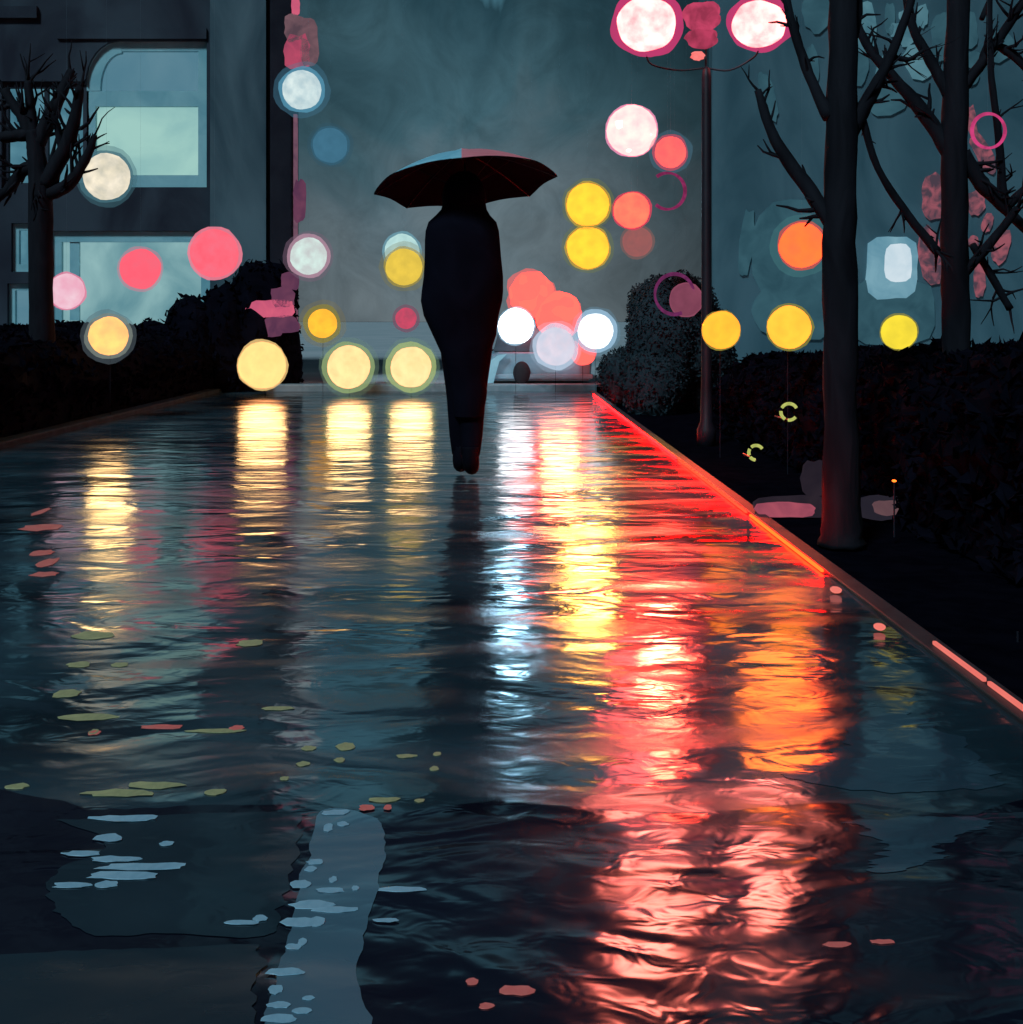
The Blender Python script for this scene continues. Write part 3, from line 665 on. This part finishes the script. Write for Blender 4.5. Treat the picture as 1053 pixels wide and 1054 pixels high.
wash(bar(4.9, 6.3, .004, .015, (110, .30, .04), 'orange red strip on the nearer part of the kerb'), 0, 0, (1,.18,.03), 30)  # added strip, there for the red reflection
CO = lin((240, 124, 112)); CO2 = lin((226, 108, 100))
bar(3.37, 3.76,   .016, .028, CO, 'thin coral strip on the dark kerb top, the second nearest', PR+.035, .012, CO2)
bar(2.92, 3.34,   .016, .028, CO, 'thin coral strip on the dark kerb top, the nearest of all', PR+.035, .012, CO2)
def dot(x, y, r, D, c, label):
    k = D/F; p = P(x, y, D); root = thing('marker_light', label, 'marker light', p, 'small kerb markers')
    bm = bmesh.new(); ball(bm, 1, 3, (0, 0, 0), (r*k*1.4, r*k*2, r*k*.8), .1, x); put('lens', bm, glow('dot_%d' % x, c), root, True)
    bm = bmesh.new(); lathe(bm, [(r*k*.6, -p.z+.02), (r*k*.5, -r*k*.5)], 10); put('foot', bm, BLACK, root)
dot(860, 607, 4.2, 4.52, CO, 'coral dot on the kerb where the red glow ends')
dot(905, 645, 4.2, 3.98, CO, 'coral dot on the dark kerb before the thin strips')
dot(920, 495, 1.6, 5.6, (3, .5, .05), 'tiny orange dot in front of the black hedge')
dot(1047, 671, 2.2, 3.9, lin((170, 180, 80)), 'tiny yellow green dot at the frame edge of the hedge')
def low_light(shapes, D, label):
    root = thing('ground_light', label, 'ground light', (P(shapes[0][0], 500, D).x, D, 0), 'dim pink ground lights')
    for i, (x, y, rx, ry, m, d) in enumerate(shapes):
        bm = bmesh.new(); pxprism(bm, D+d, blob(x, y, rx, ry, r_, p=3.5, j=.08), -.05, 0)
        bmesh.ops.translate(bm, verts=bm.verts, vec=-Vector(root.location)); put('lens' if i == 0 else 'surround', bm, m, root)
GP = glow('dull_rose_lens', lin((140, 68, 86)), lin((176, 84, 100)), 5); GH = glow('grey_rose_glow', lin((34, 29, 38)), lin((46, 38, 46)), 6)  # the surround emits too: the smoky glow given a solid shape
low_light([(806, 524, 30, 7, GP, 0), (818, 521, 42, 11, GH, .06), (840, 492, 16, 18, GH, .08)], 6.35, 'pink glowing low light with a painted smoky glow at the hedge foot')
low_light([(912, 522, 14, 7, glow('faint_rose_lens', lin((92, 66, 72)), lin((104, 76, 80)), 8), 0), (908, 522, 24, 12, glow('faint_glow', lin((34, 32, 42)), lin((40, 37, 46)), 5), .05)], 6.2, 'faint brownish low light under the two dark trees')

# ------------------------------------------------------------------ small car on the far road
car = thing('parked_car', 'small blue grey car standing beyond the path end', 'car', (P(556, 400, 17.95).x, 17.95, .09))
CARP = surf('blue_grey_paint', (.13, .26, .33), (.20, .34, .40), .5, 2, spec=.5); CARG = surf('dark_glass', (.03, .06, .075), None, .25)
CARW = surf('tyre', (.008, .009, .012), None, .8)
kc = 17.95/F
bm = bmesh.new()
prof = [(-.72, .03), (-.74, .30), (-.70, .38), (-.60, .42), (.60, .42), (.70, .38), (.74, .30), (.72, .03)]
rings = []
for yy, sx_, dz in ((0, .96, 0), (.08, 1, .02), (.5, 1, .03), (1.6, 1, .03), (2.9, 1, -.02), (3.4, .97, -.06), (3.5, .9, -.12)):
    rings.append([(x*sx_, yy, z+(dz if z > .25 else 0)) for x, z in prof])
vr = [[bm.verts.new(p) for p in r] for r in rings]
for a, b in zip(vr, vr[1:]):
    for k in range(len(a)): bm.faces.new((a[k], a[(k+1) % 8], b[(k+1) % 8], b[k]))
bm.faces.new(vr[0]); bm.faces.new(list(reversed(vr[-1])))
put('body', bm, CARP, car)
def frustum(b0, b1, z0, z1, bm):
    v = [bm.verts.new((x, y, z0)) for x, y in b0] + [bm.verts.new((x, y, z1)) for x, y in b1]
    for k in range(4): bm.faces.new((v[k], v[(k+1) % 4], v[4+(k+1) % 4], v[4+k]))
    bm.faces.new(v[3::-1]); bm.faces.new(v[4:])
bm = bmesh.new(); frustum([(-.66, .1), (.66, .1), (.66, 2.5), (-.66, 2.5)], [(-.54, .4), (.54, .4), (.54, 1.8), (-.54, 1.8)], .452, .90, bm); put('window', bm, CARG, car)
bm = bmesh.new(); frustum([(-.56, .36), (.56, .36), (.56, 1.84), (-.56, 1.84)], [(-.50, .45), (.50, .45), (.50, 1.7), (-.50, 1.7)], .904, .95, bm); put('roof', bm, CARP, car)
for x in (-.64, .64):
    for y in (.65, 2.75):
        bm = bmesh.new(); lathe(bm, [(.12, -.09), (.20, -.09), (.21, -.06), (.21, .06), (.20, .09), (.12, .09)], 20)
        bmesh.ops.rotate(bm, verts=bm.verts, matrix=Matrix.Rotation(math.pi/2, 3, 'Y')); bmesh.ops.translate(bm, verts=bm.verts, vec=(x, y, .21)); put('wheel', bm, CARW, car, True)
q = P(537, 384, 17.9)-Vector(car.location)
bm = bmesh.new(); ball(bm, 1, 3, (q.x, -.05, q.z), (9*kc, .06, 12*kc)); put('spare_wheel', bm, CARW, car, True)
bm = bmesh.new(); box(bm, -.75, .75, -.06, -.005, .06, .13); bevel(bm, .02); put('bumper', bm, CARP, car)
PB = surf('pale_blue_cover', (.30, .50, .58), (.40, .60, .66), .3, 3)
bm = bmesh.new(); pxprism(bm, 17.95, [(500, 394), (501, 385), (504, 372), (512, 366), (522, 364), (514, 372), (510, 386), (508, 394)], -.12, -.07)
bmesh.ops.translate(bm, verts=bm.verts, vec=-Vector(car.location)); put('tail_light', bm, glow('pale_tail', lin((110, 156, 176)), lin((130, 176, 194)), 3), car)

# ------------------------------------------------------------------ the walker
COAT = surf('black_coat', (.0025, .0026, .006), (.0045, .0047, .010), .85, 4, spec=.03)
SKIN = surf('skin', (.10, .06, .045), (.13, .08, .06), .6, 6); BOOT = surf('black_boot', (.003, .003, .006), None, .75, spec=.05)
DP = 7.9; kp = DP/F
X0 = P(480, 0, DP).x
def skinned(name, joints, edges, root, parent=None, m=None, sub=2):
    me = bpy.data.meshes.new(name); names = list(joints); ix = {n: i for i, n in enumerate(names)}
    me.from_pydata([joints[n][0] for n in names], [(ix[a], ix[b]) for a, b in edges], [])
    o = bpy.data.objects.new(name, me); C.objects.link(o)
    md = o.modifiers.new('skin', 'SKIN')
    for i, n in enumerate(names):
        r = joints[n][1]; r = r if isinstance(r, tuple) else (r, r)
        me.skin_vertices[0].data[i].radius = r
        me.skin_vertices[0].data[i].use_root = (n == root)
    s = o.modifiers.new('sub', 'SUBSURF'); s.levels = s.render_levels = sub
    dg = bpy.context.evaluated_depsgraph_get(); ev = o.evaluated_get(dg)
    nm = bpy.data.meshes.new_from_object(ev)
    o.modifiers.clear(); o.data = nm; bpy.data.meshes.remove(me)
    for p in nm.polygons: p.use_smooth = True
    nm.materials.clear(); nm.materials.append(m)
    if parent: o.parent = parent
    return o
HX, HY, HZ = .10, .24, 1.22            # gripping hand
J = {'pelvis': ((0, 0, .96), (.15, .11)), 'waist': ((0, .01, 1.12), (.13, .10)), 'chest': ((0, .0, 1.36), (.155, .11)), 'neck0': ((0, -.01, 1.56), .065), 'neck': ((0, .01, 1.64), .055),
     'jaw': ((0, .035, 1.70), (.065, .08)), 'head': ((0, .03, 1.77), (.078, .098)), 'crown': ((0, .02, 1.84), (.06, .075)),
     'shL': ((-.17, -.01, 1.50), .06), 'elL': ((-.18, .02, 1.23), .045), 'wrL': ((-.165, .08, .99), .03), 'paL': ((-.185, .12, .93), (.035, .022)),
     'shR': ((.17, -.01, 1.50), .06), 'elR': ((.17, .06, 1.24), .045), 'wrR': ((.15, .20, 1.20), .03), 'paR': ((.125, .235, 1.215), (.032, .024)),
     'hipL': ((-.07, 0, .88), .095), 'knL': ((-.045, .06, .50), .058), 'anL': ((-.035, .06, .09), .03), 'heL': ((-.035, .04, .05), .02), 'toL': ((-.04, .16, .035), (.014, .011)),
     'hipR': ((.07, 0, .88), .095), 'knR': ((.04, .02, .49), .058), 'anR': ((.03, -.10, .10), .03), 'heR': ((.03, -.10, .055), .02), 'toR': ((.035, .01, .035), (.014, .011))}
ED = [('pelvis', 'waist'), ('waist', 'chest'), ('chest', 'neck0'), ('neck0', 'neck'), ('neck', 'jaw'), ('jaw', 'head'), ('head', 'crown')]
for s in 'LR':
    ED += [('chest', 'sh'+s), ('sh'+s, 'el'+s), ('el'+s, 'wr'+s), ('wr'+s, 'pa'+s), ('pelvis', 'hip'+s), ('hip'+s, 'kn'+s), ('kn'+s, 'an'+s), ('an'+s, 'he'+s), ('he'+s, 'to'+s)]
# fingers: left relaxed, right closed round the umbrella handle
for i in range(4):
    dz = -.012*i; ln = (.9, 1, .95, .75)[i]
    J['fL%da' % i] = ((-.20+.010*i, .150-.008*i, .905), .009); J['fL%db' % i] = ((-.195+.010*i, .165-.008*i, .905-.035*ln), .008); J['fL%dc' % i] = ((-.185+.010*i, .155-.008*i, .905-.065*ln), .007)
    ED += [('paL', 'fL%da' % i), ('fL%da' % i, 'fL%db' % i), ('fL%db' % i, 'fL%dc' % i)]
    J['fR%da' % i] = ((.128, .268, 1.240-.019*i), .009); J['fR%db' % i] = ((.098, .280, 1.240-.019*i), .0085); J['fR%dc' % i] = ((.076, .258, 1.240-.019*i), .0075)
    ED += [('paR', 'fR%da' % i), ('fR%da' % i, 'fR%db' % i), ('fR%db' % i, 'fR%dc' % i)]
J['tLa'] = ((-.165, .135, .925), .010); J['tLb'] = ((-.150, .16, .895), .008); ED += [('paL', 'tLa'), ('tLa', 'tLb')]
J['tRa'] = ((.105, .215, 1.245), .010); J['tRb'] = ((.078, .232, 1.255), .008); ED += [('paR', 'tRa'), ('tRa', 'tRb')]
J['nose'] = ((0, .135, 1.755), .014); ED += [('head', 'nose')]
man = skinned('person', J, ED, 'pelvis', None, SKIN)
man.location = (X0, DP, 0)
tag(man, 'dark walker in a long hooded coat seen from behind on the wet path', 'person')
def loft_rows(rows, depth, n=28, cut=None, dy=0.0):
    bm = bmesh.new(); vr = []
    for (y, l, r) in rows:
        z = H+(CY-y)*kp; cx = ((l+r)/2-CX)*kp-X0; hw = (r-l)/2*kp; d = depth(z, hw)
        ring = []
        for i in range(n):
            t = 2*math.pi*i/n; c, s = math.cos(t), math.sin(t)
            f = 1+.05*noise.noise(Vector((c*2.2, s*2.2, z*2.6)))+.025*noise.noise(Vector((c*6, s*6, z*1.2)))
            ring.append(bm.verts.new((cx+math.copysign(abs(c)**.85, c)*hw*f, dy+math.copysign(abs(s)**.85, s)*d*f, z)))
        vr.append(ring)
    for a, b in zip(vr, vr[1:]):
        for k in range(n):
            if cut and cut(a[k].co, k, n): continue
            bm.faces.new((a[k], a[(k+1) % n], b[(k+1) % n], b[k]))
    return bm, vr
rows = [(207, 457, 500), (216, 454.5, 501.5), (222, 449, 505), (229, 441.5, 511.5), (238, 438.5, 514), (248, 437.5, 515), (265, 437, 516.5), (285, 436, 518.5), (300, 434, 518), (310, 433.5, 516.5), (325, 437, 512.5), (345, 446, 510.5), (365, 454.5, 504.5), (390, 461.5, 500), (402, 464, 502), (412, 465.5, 501), (428, 467, 497)]
bm, vr = loft_rows(rows, lambda z, hw: max(.13, hw*.68) if z < 1.55 else max(.11, hw*.62))
# sleeves: the raised arm reaches forward out of the coat
ct = put('coat', bm, COAT, man, True)
bm = bmesh.new(); tube(bm, smoothline([Vector((.14, .0, 1.46)), Vector((.14, .08, 1.24)), Vector((.13, .18, 1.20))], 5), [.07]*4+[.068]*4+[.06]*3, 12, True, .03); put('sleeve', bm, COAT, man, True)
bm = bmesh.new(); tube(bm, smoothline([Vector((-.14, .0, 1.46)), Vector((-.175, .02, 1.24)), Vector((-.155, .075, 1.02))], 5), [.085]*4+[.075]*4+[.06]*3, 12, True, .03); put('sleeve', bm, COAT, man, True)
rows = [(214, 456, 499), (205, 455, 501), (196, 456, 500), (188, 459, 497), (181, 464, 491), (177, 472, 484)]
bm, vr = loft_rows(rows, lambda z, hw: hw*1.0+.0, cut=lambda co, k, n: .12*n < k < .38*n and co.z > 1.66 and co.z < 1.84, dy=.02)
bm.faces.new(vr[-1]); put('hood', bm, COAT, man, True)
for s, (kn, an) in (('L', ('knL', 'anL')), ('R', ('knR', 'anR'))):
    a, b = Vector(J['hip'+s][0]), Vector(J[kn][0]); c = Vector(J[an][0])
    bm = bmesh.new(); tube(bm, smoothline([a-(a-b)*.1, b, c+Vector((0, 0, .05))], 5), [.10, .098, .095, .09, .085, .08, .078, .074, .07, .062, .056], 14, True); put('trouser_leg', bm, COAT, man, True)
    h, t = Vector(J['he'+s][0]), Vector(J['to'+s][0])
    bm = bmesh.new(); tube(bm, smoothline([c+Vector((0, -.01, .10)), c+Vector((0, -.01, .02)), (h+t)/2+Vector((0, -.02, .035)), t+Vector((0, .03, .012))], 4), [.052, .052, .052, .052, .052, .052, .052, .05, .05, .048, .045, .04, .03], 12, True)
    for v in bm.verts: v.co.z = max(.001, v.co.z)
    put('boot', bm, BOOT, man, True)

# umbrella held over the head
UMB_L = surf('sky_blue_highlight', (.22, .56, .70), (.34, .70, .82), .45, 5, spec=.3); UMB_T = surf('teal_panel', (.10, .22, .26), (.15, .29, .33), .45, 5, spec=.3)  # blue and rose highlights on the canopy are put into its colours
UMB_P = surf('rose_highlight', (.80, .20, .24), (.90, .28, .32), .45, 5, spec=.3); UMB_K = surf('black_lining', (.0025, .0026, .006), (.004, .0042, .009), .85, 5, spec=.03)
STEEL = surf('dull_steel', (.02, .022, .03), None, .4)
um = thing('umbrella', 'open umbrella with black lining, painted highlights of pale blue and rose on top, held overhead', 'umbrella', P(479, 189.5, DP)+Vector((0, .10, 0)))
tilt = Matrix.Rotation(math.radians(-5.5), 4, 'Y') @ Matrix.Rotation(math.radians(-9.5), 4, 'X')
UR, UD = .585, .225
def dome(lift, rings=8, gores=8, sub=6, r_scale=1.0):
    bm = bmesh.new(); apex = bm.verts.new((0, 0, UD+lift)); vr = []; N_ = gores*sub
    for j in range(1, rings+1):
        u = j/rings; ring = []
        for i in range(N_):
            g = (i % sub)/sub; sag = math.sin(math.pi*g)
            a = 2*math.pi*i/N_
            rr = UR*r_scale*u*(1-.075*sag*u*u); z = UD*(1-u**1.45)+lift - .012*sag*u*(1-u)*4 + .018*sag*u**3
            ring.append(bm.verts.new((rr*math.cos(a), rr*math.sin(a), z)))
        vr.append(ring)
    for i in range(N_): bm.faces.new((apex, vr[0][i], vr[0][(i+1) % N_]))
    for a, b in zip(vr, vr[1:]):
        for i in range(N_): bm.faces.new((a[i], b[i], b[(i+1) % N_], a[(i+1) % N_]))
    return bm, N_
bm, N_ = dome(.006)
for f in bm.faces:
    c = f.calc_center_median(); g = int(((math.atan2(c.y, c.x)) % (2*math.pi))/(2*math.pi/8))
    f.material_index = {4: 0, 5: 0, 6: 2, 7: 2, 3: 0, 2: 1, 1: 1, 0: 2}[g]
cn_ = put('canopy', bm, [UMB_L, UMB_T, UMB_P], um, True); cn_.matrix_local = tilt
bm, _ = dome(0); li = put('lining', bm, UMB_K, um, True); li.matrix_local = tilt
for i in range(8):
    a = 2*math.pi*i/8; bm = bmesh.new()
    tube(bm, [Vector((UR*u*math.cos(a), UR*u*math.sin(a), UD*(1-u**1.45)-.006)) for u in (.03, .2, .4, .6, .8, .99)], .0028, 5); o = put('rib', bm, STEEL, um); o.matrix_local = tilt
    bm = bmesh.new(); tube(bm, [Vector((.012*math.cos(a), .012*math.sin(a), -.02)), Vector((UR*.5*math.cos(a), UR*.5*math.sin(a), UD*(1-.5**1.45)-.012))], .002, 5); o = put('stretcher', bm, STEEL, um); o.matrix_local = tilt
top = tilt @ Vector((0, 0, UD+.012)); hand = Vector((X0+.098, DP+.258, 1.21))-Vector(um.location)
bm = bmesh.new(); tube(bm, [hand+(top-hand)*(-.02), hand+(top-hand)*.5, top], .006, 8); put('shaft', bm, STEEL, um, True)
d_ = (hand-top).normalized()
bm = bmesh.new(); tube(bm, smoothline([hand-d_*.07, hand+d_*.03, hand+d_*.10, hand+d_*.15+Vector((0, .02, 0)), hand+d_*.16+Vector((0, .06, .0)), hand+d_*.12+Vector((0, .075, 0))], 4), .0115, 10); put('handle', bm, BLACK, um, True)

# ------------------------------------------------------------------ puddles, and light glints built as flat coloured pieces
pud = poly_px(ragged([(812, 800), (850, 778), (885, 748), (925, 731), (968, 748), (1005, 775), (1030, 806), (985, 812), (900, 815)], 20, .16, 10), .0012)
tag(put('puddle', pud, PUD), 'smooth blue puddle beside the dark kerb', 'puddle')
pud = poly_px(ragged([(880, 846), (940, 840), (1010, 843), (1000, 856), (960, 868), (975, 880), (925, 894), (890, 896), (912, 876), (896, 862)], 30, .2, 10), .0028)
tag(put('puddle', pud, PUD), 'ragged blue puddle nearer than the smooth one', 'puddle')
GLINTM = {'yellow': surf('yellow_glint', (.34, .36, .18), (.50, .50, .24), .5, 20), 'coral': surf('coral_glint', (.90, .17, .15), (.95, .24, .20), .5, 20), 'blue': surf('blue_glint', (.24, .46, .58), (.34, .58, .70), .4, 20)}
def place(x, y):
    if y > 960: return 'closest to the front'
    if x < 150 and y < 600: return 'by the far left kerb'
    if y < 700: return 'far up the path'
    if y < 770: return 'in the row above the joint' if x < 250 else 'left of the walker reflection'
    if y < 834: return 'just above the slab joint'
    return 'at the upper end' if y < 900 else 'about halfway along'
def leaf(x, y, w, h, kind, label, grp):  # flat coloured piece imitating a glint of reflected light
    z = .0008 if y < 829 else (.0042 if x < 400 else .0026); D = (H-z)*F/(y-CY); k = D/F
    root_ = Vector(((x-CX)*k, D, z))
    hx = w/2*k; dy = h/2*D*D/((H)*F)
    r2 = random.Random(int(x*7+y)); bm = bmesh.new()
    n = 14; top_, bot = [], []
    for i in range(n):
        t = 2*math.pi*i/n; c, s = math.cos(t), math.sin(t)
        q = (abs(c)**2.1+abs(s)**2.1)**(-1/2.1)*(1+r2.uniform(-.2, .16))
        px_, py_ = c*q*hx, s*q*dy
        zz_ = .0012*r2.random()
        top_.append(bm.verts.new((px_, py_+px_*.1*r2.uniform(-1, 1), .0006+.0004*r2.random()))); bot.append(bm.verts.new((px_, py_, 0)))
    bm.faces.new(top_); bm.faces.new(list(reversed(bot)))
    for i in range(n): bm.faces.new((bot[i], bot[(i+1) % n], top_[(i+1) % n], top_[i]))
    o = put('light_dash', bm, GLINTM[kind], None, False, root_)
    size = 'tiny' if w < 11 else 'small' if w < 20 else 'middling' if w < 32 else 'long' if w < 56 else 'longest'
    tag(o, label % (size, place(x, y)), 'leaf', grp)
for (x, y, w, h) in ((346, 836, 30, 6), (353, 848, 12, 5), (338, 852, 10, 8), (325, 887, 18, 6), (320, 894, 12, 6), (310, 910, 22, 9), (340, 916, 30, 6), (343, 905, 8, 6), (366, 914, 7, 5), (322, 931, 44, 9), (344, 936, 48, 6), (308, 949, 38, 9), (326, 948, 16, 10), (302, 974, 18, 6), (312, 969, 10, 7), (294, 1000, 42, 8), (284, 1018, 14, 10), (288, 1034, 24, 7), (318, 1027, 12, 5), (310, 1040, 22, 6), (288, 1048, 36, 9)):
    leaf(x, y, w, h, 'blue', '%s pale blue painted glint on the pale stone band, %s', 'pale blue painted glints on the stone band')
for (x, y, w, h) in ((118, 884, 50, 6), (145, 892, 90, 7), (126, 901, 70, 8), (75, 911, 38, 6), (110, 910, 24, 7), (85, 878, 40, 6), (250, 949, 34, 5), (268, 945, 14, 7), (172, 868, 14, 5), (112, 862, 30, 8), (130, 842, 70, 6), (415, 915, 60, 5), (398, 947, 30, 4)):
    leaf(x, y, w, h, 'blue', '%s blue grey painted glint on the paving off the pale band, %s', 'blue painted glints on the dark paving')
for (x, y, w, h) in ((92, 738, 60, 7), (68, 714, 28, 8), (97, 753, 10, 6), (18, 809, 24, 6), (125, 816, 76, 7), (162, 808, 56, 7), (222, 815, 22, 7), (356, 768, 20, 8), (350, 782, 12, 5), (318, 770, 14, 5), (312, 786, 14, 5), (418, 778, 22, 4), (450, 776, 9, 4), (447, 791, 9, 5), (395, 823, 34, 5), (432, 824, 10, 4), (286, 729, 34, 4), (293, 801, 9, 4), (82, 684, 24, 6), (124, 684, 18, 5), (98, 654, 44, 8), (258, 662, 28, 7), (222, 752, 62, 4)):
    leaf(x, y, w, h, 'yellow', '%s dull yellow painted glint on the dark paving, %s', 'dull yellow painted glints on the paving')
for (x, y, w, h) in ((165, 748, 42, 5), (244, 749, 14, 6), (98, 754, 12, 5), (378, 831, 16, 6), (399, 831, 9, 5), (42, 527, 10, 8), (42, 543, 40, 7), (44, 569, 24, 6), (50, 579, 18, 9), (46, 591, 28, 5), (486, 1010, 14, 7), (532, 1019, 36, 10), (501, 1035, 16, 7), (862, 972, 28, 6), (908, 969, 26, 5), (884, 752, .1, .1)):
    if w > 1: leaf(x, y, w, h, 'coral', '%s coral pink painted glint on the dark paving, %s', 'coral painted glints on the paving')
